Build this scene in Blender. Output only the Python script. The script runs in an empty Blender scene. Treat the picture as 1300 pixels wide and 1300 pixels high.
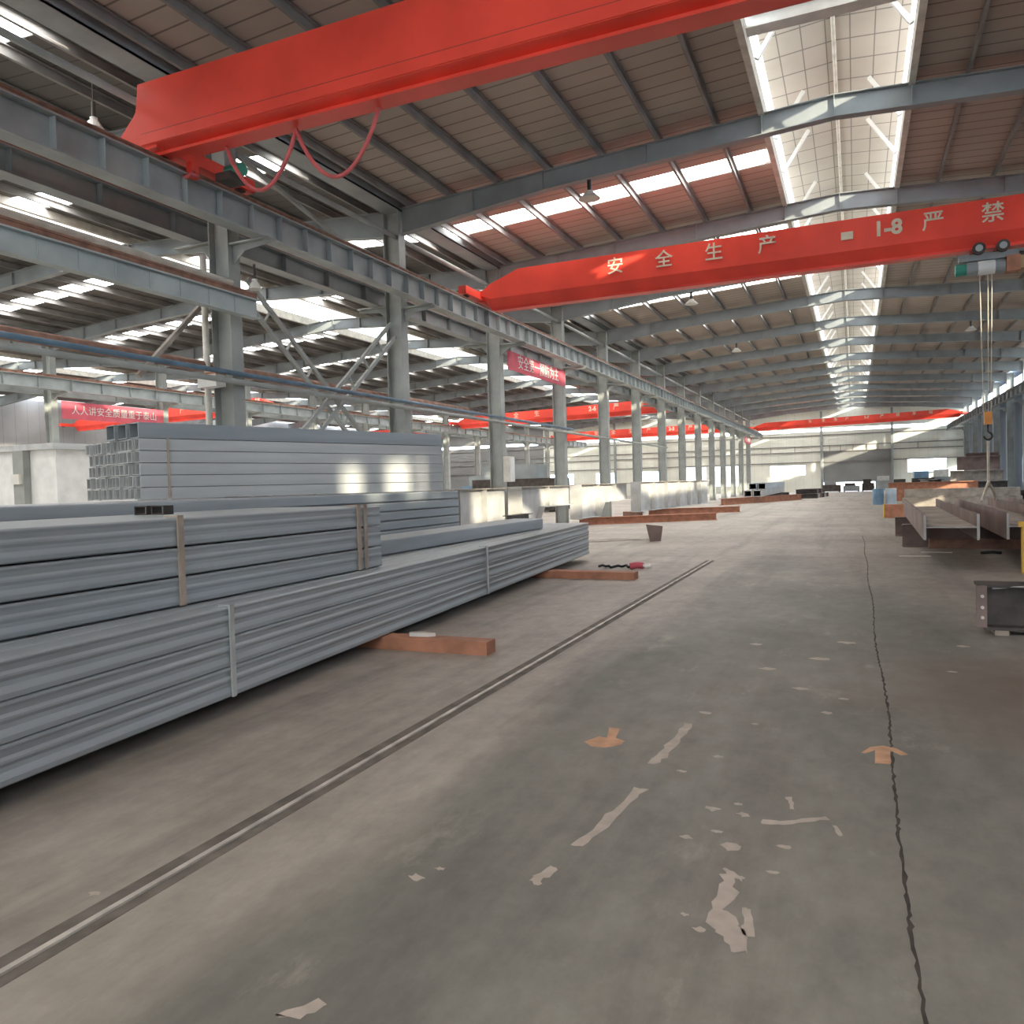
import bpy, math, random
from mathutils import Vector, Matrix
random.seed(7)
sc = bpy.context.scene
COL = sc.collection
PI = math.pi
ORD = ("first second third fourth fifth sixth seventh eighth ninth tenth eleventh twelfth thirteenth fourteenth "
       "fifteenth sixteenth seventeenth eighteenth nineteenth twentieth").split()

# ------------------------------------------------------------------ materials
def mat(name, col, rough=0.6, metal=0.0, var=0.12, scale=3.0, bump=0.0, stretch=(1, 1, 1), col2=None, spec=0.4):
    m = bpy.data.materials.new(name); m.use_nodes = True
    nt = m.node_tree; N = nt.nodes; L = nt.links
    b = N['Principled BSDF']
    b.inputs['Roughness'].default_value = rough
    b.inputs['Metallic'].default_value = metal
    b.inputs['Specular IOR Level'].default_value = spec
    tc = N.new('ShaderNodeTexCoord'); mp = N.new('ShaderNodeMapping')
    mp.inputs['Scale'].default_value = stretch
    L.new(tc.outputs['Object'], mp.inputs['Vector'])
    nz = N.new('ShaderNodeTexNoise'); nz.inputs['Scale'].default_value = scale; nz.inputs['Detail'].default_value = 5
    L.new(mp.outputs['Vector'], nz.inputs['Vector'])
    rp = N.new('ShaderNodeValToRGB')
    c2 = col2 or [c * (1 - var * 2) for c in col]
    c1 = [min(1, c * (1 + var)) for c in col]
    rp.color_ramp.elements[0].position = 0.3; rp.color_ramp.elements[1].position = 0.68
    rp.color_ramp.elements[0].color = (*c2, 1); rp.color_ramp.elements[1].color = (*c1, 1)
    L.new(nz.outputs['Fac'], rp.inputs['Fac']); L.new(rp.outputs['Color'], b.inputs['Base Color'])
    if bump:
        bp = N.new('ShaderNodeBump'); bp.inputs['Strength'].default_value = bump; bp.inputs['Distance'].default_value = 0.02
        L.new(nz.outputs['Fac'], bp.inputs['Height']); L.new(bp.outputs['Normal'], b.inputs['Normal'])
    return m

def emit(name, col, s):
    m = bpy.data.materials.new(name); m.use_nodes = True
    nt = m.node_tree; nt.nodes.clear()
    o = nt.nodes.new('ShaderNodeOutputMaterial'); e = nt.nodes.new('ShaderNodeEmission')
    e.inputs['Color'].default_value = (*col, 1); e.inputs['Strength'].default_value = s
    nt.links.new(e.outputs[0], o.inputs[0]); return m

def glass(name):
    m = bpy.data.materials.new(name); m.use_nodes = True
    nt = m.node_tree; nt.nodes.clear(); N = nt.nodes
    o = N.new('ShaderNodeOutputMaterial'); t = N.new('ShaderNodeBsdfTransparent'); g = N.new('ShaderNodeBsdfGlossy')
    g.inputs['Roughness'].default_value = 0.1
    t.inputs['Color'].default_value = (.93, .95, .96, 1)
    x = N.new('ShaderNodeMixShader'); x.inputs[0].default_value = 0.05
    nt.links.new(t.outputs[0], x.inputs[1]); nt.links.new(g.outputs[0], x.inputs[2]); nt.links.new(x.outputs[0], o.inputs[0])
    return m

def sheet_mat(name, col, axis=1, period=0.45, dark=0.55, width=0.07, cross=0.0):
    """profiled sheet or panel: thin dark seams across one axis (and optionally the other), with stains"""
    m = mat(name, col, 0.75, 0, 0.07, 0.5, 0, (1, 1, 1))
    nt = m.node_tree; N = nt.nodes; L = nt.links
    b = N['Principled BSDF']; base = b.inputs['Base Color'].links[0].from_socket
    tc = N.new('ShaderNodeTexCoord'); sp = N.new('ShaderNodeSeparateXYZ'); L.new(tc.outputs['Object'], sp.inputs[0])
    def line(ax, per, w):
        d = N.new('ShaderNodeMath'); d.operation = 'DIVIDE'; d.inputs[1].default_value = per; L.new(sp.outputs[ax], d.inputs[0])
        f = N.new('ShaderNodeMath'); f.operation = 'FRACT'; L.new(d.outputs[0], f.inputs[0])
        c = N.new('ShaderNodeMath'); c.operation = 'LESS_THAN'; c.inputs[1].default_value = w; L.new(f.outputs[0], c.inputs[0])
        return c.outputs[0]
    fac = line(axis, period, width)
    if cross:
        a2 = line(1 - axis if axis < 2 else 0, cross, 0.05)
        mx = N.new('ShaderNodeMath'); mx.operation = 'MAXIMUM'; L.new(fac, mx.inputs[0]); L.new(a2, mx.inputs[1]); fac = mx.outputs[0]
    mix = N.new('ShaderNodeMix'); mix.data_type = 'RGBA'; mix.blend_type = 'MULTIPLY'
    L.new(fac, mix.inputs[0]); L.new(base, mix.inputs[6]); mix.inputs[7].default_value = (dark, dark, dark, 1)
    L.new(mix.outputs[2], b.inputs['Base Color'])
    return m

def floor_mat():
    m = bpy.data.materials.new('concrete_floor'); m.use_nodes = True
    nt = m.node_tree; N = nt.nodes; L = nt.links; b = N['Principled BSDF']
    tc = N.new('ShaderNodeTexCoord')
    def noise(scale, detail=5, st=(1, 1, 1), rough=0.55, dist=0):
        mp = N.new('ShaderNodeMapping'); mp.inputs['Scale'].default_value = st; L.new(tc.outputs['Object'], mp.inputs[0])
        n = N.new('ShaderNodeTexNoise'); n.inputs['Scale'].default_value = scale; n.inputs['Detail'].default_value = detail
        n.inputs['Roughness'].default_value = rough; n.inputs['Distortion'].default_value = dist
        L.new(mp.outputs[0], n.inputs[0]); return n.outputs['Fac']
    def ramp(f, p0, p1, c0=(0, 0, 0), c1=(1, 1, 1)):
        r = N.new('ShaderNodeValToRGB'); e = r.color_ramp.elements
        e[0].position = p0; e[1].position = p1; e[0].color = (*c0, 1); e[1].color = (*c1, 1); L.new(f, r.inputs[0]); return r.outputs[0]
    def mix(f, a, bb, mode='MIX'):
        x = N.new('ShaderNodeMix'); x.data_type = 'RGBA'; x.blend_type = mode
        for s, v in ((x.inputs[0], f), (x.inputs[6], a), (x.inputs[7], bb)):
            if isinstance(v, (int, float)): s.default_value = v
            elif isinstance(v, tuple): s.default_value = (*v, 1)
            else: L.new(v, s)
        return x.outputs[2]
    sp = N.new('ShaderNodeSeparateXYZ'); L.new(tc.outputs['Object'], sp.inputs[0])
    # bare concrete, brown grey
    bare = ramp(noise(0.7, 6), 0.3, 0.7, (.36, .315, .27), (.47, .42, .365))
    # worn green-grey coating in the lane
    coat = ramp(noise(0.5, 6, (1, .4, 1)), 0.3, 0.7, (.142, .142, .125), (.215, .205, .176))
    # lane mask in X with ragged edge
    ad = N.new('ShaderNodeMath'); ad.operation = 'MULTIPLY_ADD'; L.new(noise(1.1, 6, (1, .25, 1)), ad.inputs[0]); ad.inputs[1].default_value = 1.1
    L.new(sp.outputs[0], ad.inputs[2])
    lane = ramp(ad.outputs[0], 0.0, 1.0)
    mr = N.new('ShaderNodeMapRange'); mr.inputs['From Min'].default_value = -1.7; mr.inputs['From Max'].default_value = -1.25
    L.new(ad.outputs[0], mr.inputs['Value'])
    mr2 = N.new('ShaderNodeMapRange'); mr2.inputs['From Min'].default_value = 1.5; mr2.inputs['From Max'].default_value = 2.4
    mr2.inputs['To Min'].default_value = 1; mr2.inputs['To Max'].default_value = 0.35; L.new(ad.outputs[0], mr2.inputs['Value'])
    mu = N.new('ShaderNodeMath'); mu.operation = 'MULTIPLY'; L.new(mr.outputs[0], mu.inputs[0]); L.new(mr2.outputs[0], mu.inputs[1])
    patch = ramp(noise(0.33, 5, (1, .5, 1)), .38, .56)
    mr3 = N.new('ShaderNodeMapRange'); mr3.inputs['From Min'].default_value = 9; mr3.inputs['From Max'].default_value = 22
    mr3.inputs['To Min'].default_value = 1; mr3.inputs['To Max'].default_value = 0.25; L.new(sp.outputs[1], mr3.inputs['Value'])
    mu2 = N.new('ShaderNodeMath'); mu2.operation = 'MULTIPLY'; L.new(mu.outputs[0], mu2.inputs[0]); L.new(mr3.outputs[0], mu2.inputs[1])
    mu3 = N.new('ShaderNodeMath'); mu3.operation = 'MULTIPLY'; L.new(mu2.outputs[0], mu3.inputs[0])
    pm = N.new('ShaderNodeMapRange'); pm.inputs['To Min'].default_value = .55; pm.inputs['To Max'].default_value = 1.0; L.new(patch, pm.inputs['Value']); L.new(pm.outputs[0], mu3.inputs[1])
    c = mix(mu3.outputs[0], bare, coat)
    # tyre streaks along the lane
    c = mix(ramp(noise(1.6, 6, (1, .07, 1), .65), .50, .70, (0, 0, 0), (.5, .5, .5)), c, (.13, .115, .10))
    # chalky scuffs
    c = mix(ramp(noise(2.4, 8, (1, .45, 1), .7), 0.585, .70, (0, 0, 0), (.5, .5, .5)), c, (.47, .41, .35))
    # fine grain
    c = mix(.55, c, ramp(noise(5, 9, (1, .6, 1), .72), .33, .67, (.62, .62, .62), (1.25, 1.25, 1.25)), 'MULTIPLY')
    # broad damp or dirty zones
    c = mix(ramp(noise(.22, 3), .42, .7, (0, 0, 0), (.35, .35, .35)), c, (.17, .15, .125))
    # rust stain on the right near the bolted beam
    vd = N.new('ShaderNodeVectorMath'); vd.operation = 'DISTANCE'; vd.inputs[1].default_value = (1.55, 6.6, 0)
    L.new(tc.outputs['Object'], vd.inputs[0])
    st = N.new('ShaderNodeMath'); st.operation = 'MULTIPLY_ADD'; st.inputs[1].default_value = 1.6; L.new(noise(1.4, 5), st.inputs[0]); L.new(vd.outputs['Value'], st.inputs[2])
    mrs = N.new('ShaderNodeMapRange'); mrs.inputs['From Min'].default_value = 1.2; mrs.inputs['From Max'].default_value = 2.6
    mrs.inputs['To Min'].default_value = .65; mrs.inputs['To Max'].default_value = 0; L.new(st.outputs[0], mrs.inputs['Value'])
    c = mix(mrs.outputs[0], c, (.17, .115, .085))
    # slab joints across the hall
    d = N.new('ShaderNodeMath'); d.operation = 'MULTIPLY_ADD'; d.inputs[1].default_value = 1 / 6.0; d.inputs[2].default_value = -16.9 / 6
    L.new(sp.outputs[1], d.inputs[0])
    f = N.new('ShaderNodeMath'); f.operation = 'FRACT'; L.new(d.outputs[0], f.inputs[0])
    lt = N.new('ShaderNodeMath'); lt.operation = 'LESS_THAN'; lt.inputs[1].default_value = .006; L.new(f.outputs[0], lt.inputs[0])
    gy = N.new('ShaderNodeMath'); gy.operation = 'GREATER_THAN'; gy.inputs[1].default_value = 12; L.new(sp.outputs[1], gy.inputs[0])
    gm = N.new('ShaderNodeMath'); gm.operation = 'MULTIPLY'; L.new(lt.outputs[0], gm.inputs[0]); L.new(gy.outputs[0], gm.inputs[1])
    gm2 = N.new('ShaderNodeMath'); gm2.operation = 'MULTIPLY'; gm2.inputs[1].default_value = .7; L.new(gm.outputs[0], gm2.inputs[0])
    c = mix(gm2.outputs[0], c, (.11, .095, .08))
    L.new(c, b.inputs['Base Color'])
    rr = N.new('ShaderNodeMapRange'); rr.inputs['To Min'].default_value = .42; rr.inputs['To Max'].default_value = .7
    L.new(noise(.8, 5), rr.inputs['Value']); L.new(rr.outputs[0], b.inputs['Roughness'])
    b.inputs['Specular IOR Level'].default_value = .35
    bp = N.new('ShaderNodeBump'); bp.inputs['Strength'].default_value = .12; bp.inputs['Distance'].default_value = .01
    L.new(noise(9, 6), bp.inputs['Height']); L.new(bp.outputs[0], b.inputs['Normal'])
    return m

M = dict(
    floor=floor_mat(),
    roof=sheet_mat('roof_sheet_brown', (.47, .40, .345), 1, .43, .45, .09),
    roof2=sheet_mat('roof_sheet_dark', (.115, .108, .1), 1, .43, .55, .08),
    vent_roof=sheet_mat('vent_roof_quilt', (.52, .475, .41), 1, .9, .45, .05, .46),
    cream=sheet_mat('cream_wall_panel', (.74, .745, .655), 0, .9, .8, .03),
    blue=sheet_mat('blue_grey_wall_panel', (.15, .19, .25), 1, .85, .7, .05),
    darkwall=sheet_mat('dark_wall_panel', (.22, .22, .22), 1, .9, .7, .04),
    shutter=sheet_mat('grey_shutter', (.26, .265, .26), 2, .11, .75, .15),
    col=mat('column_paint', (.33, .345, .325), .5, 0, .09, 2.0),
    raft=mat('rafter_paint', (.29, .315, .32), .5, 0, .1, 1.2),
    purl=mat('purlin_paint', (.255, .245, .235), .55, 0, .14, 1.5),
    run=mat('runway_paint', (.36, .39, .385), .5, 0, .12, 1.5),
    teal=mat('pale_teal_paint', (.43, .48, .47), .5, 0, .1, 1.5),
    rust=mat('rusty_steel', (.30, .165, .115), .75, .1, .2, 5, .2, col2=(.19, .105, .08)),
    rust2=mat('orange_primer', (.47, .21, .125), .65, 0, .15, 4),
    rail=mat('rail_steel', (.22, .19, .165), .45, .5, .2, 4),
    white=mat('white_paint', (.8, .8, .77), .5, 0, .06, 3),
    offwhite=mat('offwhite_paint', (.66, .63, .56), .55, 0, .1, 4),
    red=mat('crane_red', (.93, .085, .055), .36, 0, .1, .8),
    pinkred=mat('faded_red_cloth', (.70, .13, .17), .7, 0, .08, 2),
    letter=mat('letter_paint', (.74, .66, .52), .6, 0, .06, 6),
    gal=mat('galvanised_steel', (.37, .405, .425), .4, .15, .16, 1.0, 0, (3, .25, 3)),
    gal2=mat('galvanised_steel_pale', (.52, .53, .525), .45, .1, .1, 1.2, 0, (3, .3, 3)),
    gal3=mat('galvanised_steel_flat', (.33, .36, .378), .45, .12, .14, 1.1, 0, (3, .2, 3)),
    plate=mat('girder_primer', (.47, .465, .45), .55, 0, .12, 1.6),
    inside=mat('dull_tube_inside', (.2, .2, .2), .7, .1, .2, 4),
    hbeam=mat('brown_mill_steel', (.235, .165, .145), .55, .15, .18, 2),
    hweb=mat('dusty_mill_steel', (.36, .315, .27), .7, .05, .2, 2.5),
    dark=mat('dark_steel', (.075, .062, .055), .5, .3, .25, 4),
    black=mat('black_rubber', (.02, .02, .02), .6, 0, .1, 5),
    strap=mat('wooden_batten', (.40, .325, .265), .75, 0, .12, 6),
    yellow=mat('yellow_paint', (.72, .43, .06), .5, 0, .1, 4),
    orange=mat('orange_paint', (.75, .30, .06), .5, 0, .1, 4),
    bluep=mat('blue_paint', (.17, .28, .40), .45, 0, .12, 3),
    pipeblue=mat('dull_blue_paint', (.12, .19, .26), .5, 0, .15, 3),
    paleblue=mat('pale_blue_paint', (.55, .66, .74), .4, 0, .08, 3),
    green=mat('green_paint', (.05, .30, .22), .45, 0, .1, 3),
    rope=mat('wire_rope', (.62, .56, .45), .6, .2, .1, 8),
    cable=mat('red_cable', (.62, .13, .13), .5, 0, .08, 5),
    chip=mat('bare_patch', (.50, .42, .36), .8, 0, .1, 9),
    arrow=mat('orange_marking', (.60, .34, .21), .75, 0, .12, 9),
    crack=mat('crack_dirt', (.07, .058, .048), .9, 0, .25, 7),
    wood=mat('raw_timber', (.50, .33, .18), .7, 0, .15, 4),
    paper=mat('paper', (.75, .72, .66), .8, 0, .05, 4),
    lamp=mat('lamp_shade', (.72, .70, .64), .45, 0, .05, 3),
    sky=emit('daylight_sheet', (1.0, .985, .95), 10.0),
    vsky=emit('vent_side_sheet', (1.0, .985, .95), 1.9),
    glass=glass('clear_glazing'),
)

# ------------------------------------------------------------------ mesh builder
class MB:
    def __init__(s): s.v = []; s.f = []
    def _add(s, vs, fs):
        n = len(s.v); s.v += [tuple(v) for v in vs]; s.f += [[i + n for i in f] for f in fs]; return s
    def box(s, x0, x1, y0, y1, z0, z1):
        vs = [(x, y, z) for z in (z0, z1) for y in (y0, y1) for x in (x0, x1)]
        return s._add(vs, [[0, 2, 3, 1], [4, 5, 7, 6], [0, 1, 5, 4], [2, 6, 7, 3], [0, 4, 6, 2], [1, 3, 7, 5]])
    def ext(s, prof, p, q, up=(0, 0, 1)):
        """extrude a 2D outline (lateral, up) from p to q"""
        p = Vector(p); q = Vector(q); d = (q - p).normalized(); up = Vector(up)
        lat = d.cross(up).normalized(); up2 = lat.cross(d)
        n = len(prof)
        vs = [p + lat * a + up2 * b for a, b in prof] + [q + lat * a + up2 * b for a, b in prof]
        fs = [[i, (i + 1) % n, n + (i + 1) % n, n + i] for i in range(n)]
        return s._add(vs, fs + [list(range(n))[::-1], list(range(n, 2 * n))])
    def bar(s, p, q, w, h, up=(0, 0, 1)):
        return s.ext([(-w / 2, -h / 2), (w / 2, -h / 2), (w / 2, h / 2), (-w / 2, h / 2)], p, q, up)
    def poly(s, pts, a, b, axis='Y'):
        """extrude a polygon: axis Y uses (x,z) points, X uses (y,z), Z uses (x,y)"""
        n = len(pts)
        g = {'Y': lambda u, w, t: (u, t, w), 'X': lambda u, w, t: (t, u, w), 'Z': lambda u, w, t: (u, w, t)}[axis]
        vs = [g(u, w, a) for u, w in pts] + [g(u, w, b) for u, w in pts]
        return s._add(vs, [[i, (i + 1) % n, n + (i + 1) % n, n + i] for i in range(n)] + [list(range(n))[::-1], list(range(n, 2 * n))])
    def tube(s, pts, r, n=8):
        pts = [Vector(p) for p in pts]; rings = []
        for i, p in enumerate(pts):
            d = (pts[min(i + 1, len(pts) - 1)] - pts[max(i - 1, 0)]).normalized()
            a = d.cross(Vector((0, 0, 1)))
            if a.length < 1e-4: a = Vector((1, 0, 0))
            a.normalize(); b = a.cross(d)
            rr = r[i] if isinstance(r, (list, tuple)) else r
            rings.append([p + (a * math.cos(2 * PI * k / n) + b * math.sin(2 * PI * k / n)) * rr for k in range(n)])
        vs = [v for g in rings for v in g]; fs = []
        for i in range(len(pts) - 1):
            for k in range(n): fs.append([i * n + k, i * n + (k + 1) % n, (i + 1) * n + (k + 1) % n, (i + 1) * n + k])
        m = (len(pts) - 1) * n
        return s._add(vs, fs + [list(range(n))[::-1], [m + k for k in range(n)]])
    def ring_tube(s, w, h, t, L):
        """hollow rectangular tube along Y from 0 to L, base at z=0, front face at x=0 going to -w"""
        o = [(-w, 0), (0, 0), (0, h), (-w, h)]; i = [(-w + t, t), (-t, t), (-t, h - t), (-w + t, h - t)]
        vs = [(x, y, z) for y in (0, L) for q in (o, i) for x, z in q]
        fs = []
        for k in range(4):
            j = (k + 1) % 4
            fs += [[k, j, 8 + j, 8 + k], [4 + j, 4 + k, 12 + k, 12 + j], [j, k, 4 + k, 4 + j], [8 + k, 8 + j, 12 + j, 12 + k]]
        return s._add(vs, fs)
    def mesh(s, name):
        m = bpy.data.meshes.new(name); m.from_pydata(s.v, [], s.f); m.update()
        import bmesh
        b = bmesh.new(); b.from_mesh(m); bmesh.ops.recalc_face_normals(b, faces=b.faces); b.to_mesh(m); b.free()
        return m
    def build(s, name, material, parent=None, loc=(0, 0, 0), smooth=False):
        me = s.mesh(name); me.materials.append(material)
        if smooth:
            for p in me.polygons: p.use_smooth = True
        return link(name, me, parent, loc)

def link(name, me, parent=None, loc=(0, 0, 0), rot=0):
    o = bpy.data.objects.new(name, me); COL.objects.link(o); o.location = loc
    if rot: o.rotation_euler = (0, 0, rot)
    if parent: o.parent = parent
    return o
def tag(o, label, cat, group=None, kind='thing'):
    o['label'] = label; o['category'] = cat; o['kind'] = kind
    if group: o['group'] = group
    return o
def thing(name, label, cat, loc=(0, 0, 0), rot=0, group=None):
    return tag(link(name, None, None, loc, rot), label, cat, group)
def struct(o): o['kind'] = 'structure'; return o
def copy_tree(src, loc, label, rot=None, group=None):
    r = src.copy(); COL.objects.link(r); r.location = loc; r['label'] = label
    if rot is not None: r.rotation_euler = (0, 0, rot)
    if group: r['group'] = group
    for ch in list(src.children):
        c = ch.copy(); COL.objects.link(c); c.parent = r
        for g in list(ch.children):
            d = g.copy(); COL.objects.link(d); d.parent = c
    return r
def ibeam(h, bf, tf, tw):
    a, b = bf / 2, tw / 2
    return [(-a, 0), (a, 0), (a, tf), (b, tf), (b, h - tf), (a, h - tf), (a, h), (-a, h), (-a, h - tf), (-b, h - tf), (-b, tf), (-a, tf)]
def text_mesh(body, size, ext=.004, bold=.0):
    t = bpy.data.curves.new('lettering', 'FONT'); t.body = body; t.size = size; t.extrude = ext; t.offset = bold
    t.align_x = 'CENTER'; t.align_y = 'CENTER'
    o = bpy.data.objects.new('tmp', t); COL.objects.link(o)
    dg = bpy.context.evaluated_depsgraph_get()
    me = bpy.data.meshes.new_from_object(o.evaluated_get(dg)); bpy.data.objects.remove(o)
    return me
def lettering(body, size, loc, parent, material, rot=(PI / 2, 0, 0), bold=0.0):
    me = text_mesh(body, size, .004, bold); me.materials.clear(); me.materials.append(material)
    o = bpy.data.objects.new('lettering', me); COL.objects.link(o); o.location = loc; o.rotation_euler = rot; o.parent = parent
    return o

# ------------------------------------------------------------------ layout of the building
YS = [11.47 + 6 * n for n in range(14)]            # frames
Y0, Y1 = -26.0, 95.5
RX, HW = -0.3, 10.4                                # main hall ridge and half span
R2, H2 = -21.3, 10.6                               # second hall
R3 = -42.5                                         # third hall
XL, XR, XW = -10.7, 10.1, 10.5
XF = -31.9
SLOPE = .058
def ztop(x, r): return 9.27 - SLOPE * abs(x - r)   # top of rafter
ZS = .2                                            # purlin depth; roof sheet sits on purlins

# ---- floor and outer walls
f = MB(); f.box(-54, 60, Y0 - .2, 140, -.3, 0)
struct(f.build('floor', M['floor']))
w = MB()
w.box(XW, XW + .12, Y0, Y1, 0, .95).box(XW, XW + .12, Y0, Y1, 2.75, 7.4).box(XW, XW + .12, Y0, Y1, 8.35, 9.0)
w.box(XW, XW + .12, Y0, 25.5, .95, 2.75)
for a in YS[2:]:
    w.box(XW, XW + .12, a - 1.9, min(a + 1.9, Y1), .95, 2.75)
ya_ = Y0                                            # clerestory: near openings, out of view, placed to throw sun patches, a running band beyond
for c0, c1 in ((-3.5, -2.95), (-2.3, -1.55), (-1.3, -1.1), (3.5, Y1)):
    w.box(XW, XW + .12, ya_, c0, 7.4, 8.35); ya_ = c1
struct(w.build('wall_right', M['blue']))
struct(MB().box(-54.1, -53.9, Y0, Y1, 0, 9.2).build('wall_left', M['darkwall']))
# end wall with openings
e = MB()
def wall_cut(mb, x0, x1, z0, z1, holes, y0, y1):
    holes = [(max(h[0], x0), min(h[1], x1), h[2], h[3]) for h in holes if h[1] > x0 and h[0] < x1]
    xs = sorted({x0, x1, *[h[0] for h in holes], *[h[1] for h in holes]}); zs = sorted({z0, z1, *[h[2] for h in holes], *[h[3] for h in holes]})
    for i in range(len(xs) - 1):
        for j in range(len(zs) - 1):
            cx, cz = (xs[i] + xs[i + 1]) / 2, (zs[j] + zs[j + 1]) / 2
            if not any(h[0] < cx < h[1] and h[2] < cz < h[3] for h in holes):
                mb.box(xs[i], xs[i + 1], y0, y1, zs[j], zs[j + 1])
BAND = (6.78, 7.12)
ENDH = [(-9.0, -5.2, 1.95, 3.05), (5.2, 8.9, 1.95, 3.4), (-3.3, 3.6, 0, 4.45), (-53.5, 9.9, *BAND),
        (-19.5, -16.3, .9, 3.2), (-15.9, -12.6, .9, 3.2), (-25.2, -22.0, 1.4, 2.9), (-30.0, -27.4, 1.4, 2.9), (-36.2, -33, 1.4, 2.9)]
wall_cut(e, -37, XW, 0, 10.6, ENDH, Y1, Y1 + .15)
struct(e.build('wall_end', M['cream']))
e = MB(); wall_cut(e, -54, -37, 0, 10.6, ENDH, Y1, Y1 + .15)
struct(e.build('wall_end_unlit', M['darkwall']))  # darker panel stands in for the unlit part of the end wall
e = MB(); wall_cut(e, -54, XW, 0, 10.8, [(-9.5, 9.0, 3.6, 8.3)], Y0 - .15, Y0)
struct(e.build('wall_back', M['darkwall']))
wn = 1
struct(MB().box(-9.5, 9.0, Y0 - .09, Y0 - .075, 3.6, 8.3).build('window_1', M['glass']))  # out-of-view window added to light the crane faces
for h in ENDH:
    if h[2] == 0: continue
    wn += 1
    g = MB().box(h[0], h[1], Y1 + .06, Y1 + .075, h[2], h[3]).build('window_%d' % wn, M['glass']); struct(g)
# door shutter rolled up a little
d = struct(MB().box(-3.3, 3.6, Y1 + .05, Y1 + .1, 1.0, 4.45).build('door_1', M['shutter']))
# girts and posts on the end wall
g = MB()
for z in (3.35, 4.5, 5.15, 6.35):
    g.box(-53.5, XW, Y1 - .12, Y1, z - .05, z + .05)
for x in [-8.9 + .0, -6.3, -2.6, -1.5, -.2, 1.2, 2.3, 6.2]:
    g.box(x - .03, x + .03, Y1 - .1, Y1 - .002, 4.55, 5.1)
struct(g.build('trim_1', M['purl']))
for i, x in enumerate((-3.45, 3.7, -27.4, -21.3, -14.5)):
    p = thing('wind_post', 'dark steel post on the cream end wall, ' + ['left of the shutter door', 'right of the shutter door', 'second hall, outer one', 'middle of the second hall', 'just beyond the left columns'][i], 'post', (x, Y1 - .3, 0))
    MB().ext(ibeam(.3, .22, .02, .02), (0, -.15, 0), (0, -.15, 9.0), (0, 1, 0)).build('shaft', M['raft'], p)
    MB().box(-.2, .2, -.2, .2, 0, .03).build('base_plate', M['raft'], p)

# ---- roofs: sheets with gaps where the daylight strips sit
def strip_ranges():
    out = []
    for n in range(-6, 14):
        c = 11.47 + 6 * n + 2.75
        if c > Y1 - 1: continue
        out.append((c - .45, c + .45))
    return out
STR = strip_ranges()
def rng(r, s=-1):
    if r != RX: return STR
    return [q for q in STR if q[0] > 17 or q[0] < -4] if s < 0 else [q for q in STR if q[0] < -4]  # strips behind the camera, on both slopes, added to light the near crane
def slope_sheet(mb, xa, xb, r, cut):
    """sheet between xa and xb (both on one side of ridge r)"""
    za, zb = ztop(xa, r) + ZS, ztop(xb, r) + ZS
    segs = []; y = Y0
    if cut:
        for a, b in rng(r, -1 if xa < r - .1 else 1): segs.append((y, a)); y = b
    segs.append((y, Y1))
    for a, b in segs: mb.poly([(xa, za), (xb, zb), (xb, zb + .05), (xa, za + .05)], a, b, 'Y')
def strips(xa, xb, r):
    global wn
    za, zb = ztop(xa, r) + ZS, ztop(xb, r) + ZS
    for a, b in rng(r, -1 if xa < r - .1 else 1):
        wn += 1
        struct(MB().poly([(xa, za + .02), (xb, zb + .02), (xb, zb + .05), (xa, za + .05)], a, b, 'Y').build('window_%d' % wn, M['sky']))
VW = 1.4                                           # half width of the ridge vent
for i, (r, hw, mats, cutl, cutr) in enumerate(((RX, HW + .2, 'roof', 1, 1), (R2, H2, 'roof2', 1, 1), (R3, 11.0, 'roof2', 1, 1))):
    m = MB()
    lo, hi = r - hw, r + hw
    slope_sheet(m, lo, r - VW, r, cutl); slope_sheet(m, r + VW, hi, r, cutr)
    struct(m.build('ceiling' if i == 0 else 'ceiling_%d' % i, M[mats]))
    if cutl: strips(lo + .3, r - VW - .25, r)
    if cutr: strips(r + VW + .25, hi - .3, r)
    # ridge vent: raised roof on glazed sides
    v = MB(); zr = 10.62
    v.poly([(r - VW - .45, zr - .12), (r, zr + .03), (r + VW + .45, zr - .12), (r + VW + .45, zr - .08), (r, zr + .08), (r - VW - .45, zr - .08)], Y0, Y1, 'Y')
    struct(v.build('ceiling_%d' % (i + 3), M['vent_roof']))
    c = MB()
    for s in (-1, 1): c.box(r + s * VW - .06, r + s * VW + .06, Y0, Y1, ztop(r + VW, r) - .02, ztop(r + VW, r) + .3)
    struct(c.build('trim_%d' % (i + 2), M['offwhite']))
    for s in (-1, 1):
        wn += 1
        z0_ = ztop(r + VW, r) + .3; ys_ = 14.0 if r == RX else Y0
        struct(MB().box(r + s * VW - .01, r + s * VW + .01, ys_, Y1, z0_, z0_ + .28).build('window_%d' % wn, M['glass']))
        wn += 1
        if r == RX:
            struct(MB().box(r + s * VW - .01, r + s * VW + .01, Y0, ys_, z0_, z0_ + .28).build('window_%d' % wn, M['vsky'])); wn += 1  # opaque glowing sheet added to keep the sun off the nearest crane
        struct(MB().box(r + s * VW - .01, r + s * VW + .01, Y0, Y1, ztop(r + VW, r) + .58, zr - .1).build('window_%d' % wn, M['vsky']))  # upper side made a glowing opaque sheet to keep sun off the runway
# clerestory panes and low windows on the right wall
wn += 1; struct(MB().box(XW + .05, XW + .065, Y0, Y1, 7.4, 8.35).build('window_%d' % wn, M['glass']))
wn += 1; struct(MB().box(XW + .05, XW + .065, Y0, Y1, .95, 2.75).build('window_%d' % wn, M['glass']))

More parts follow.
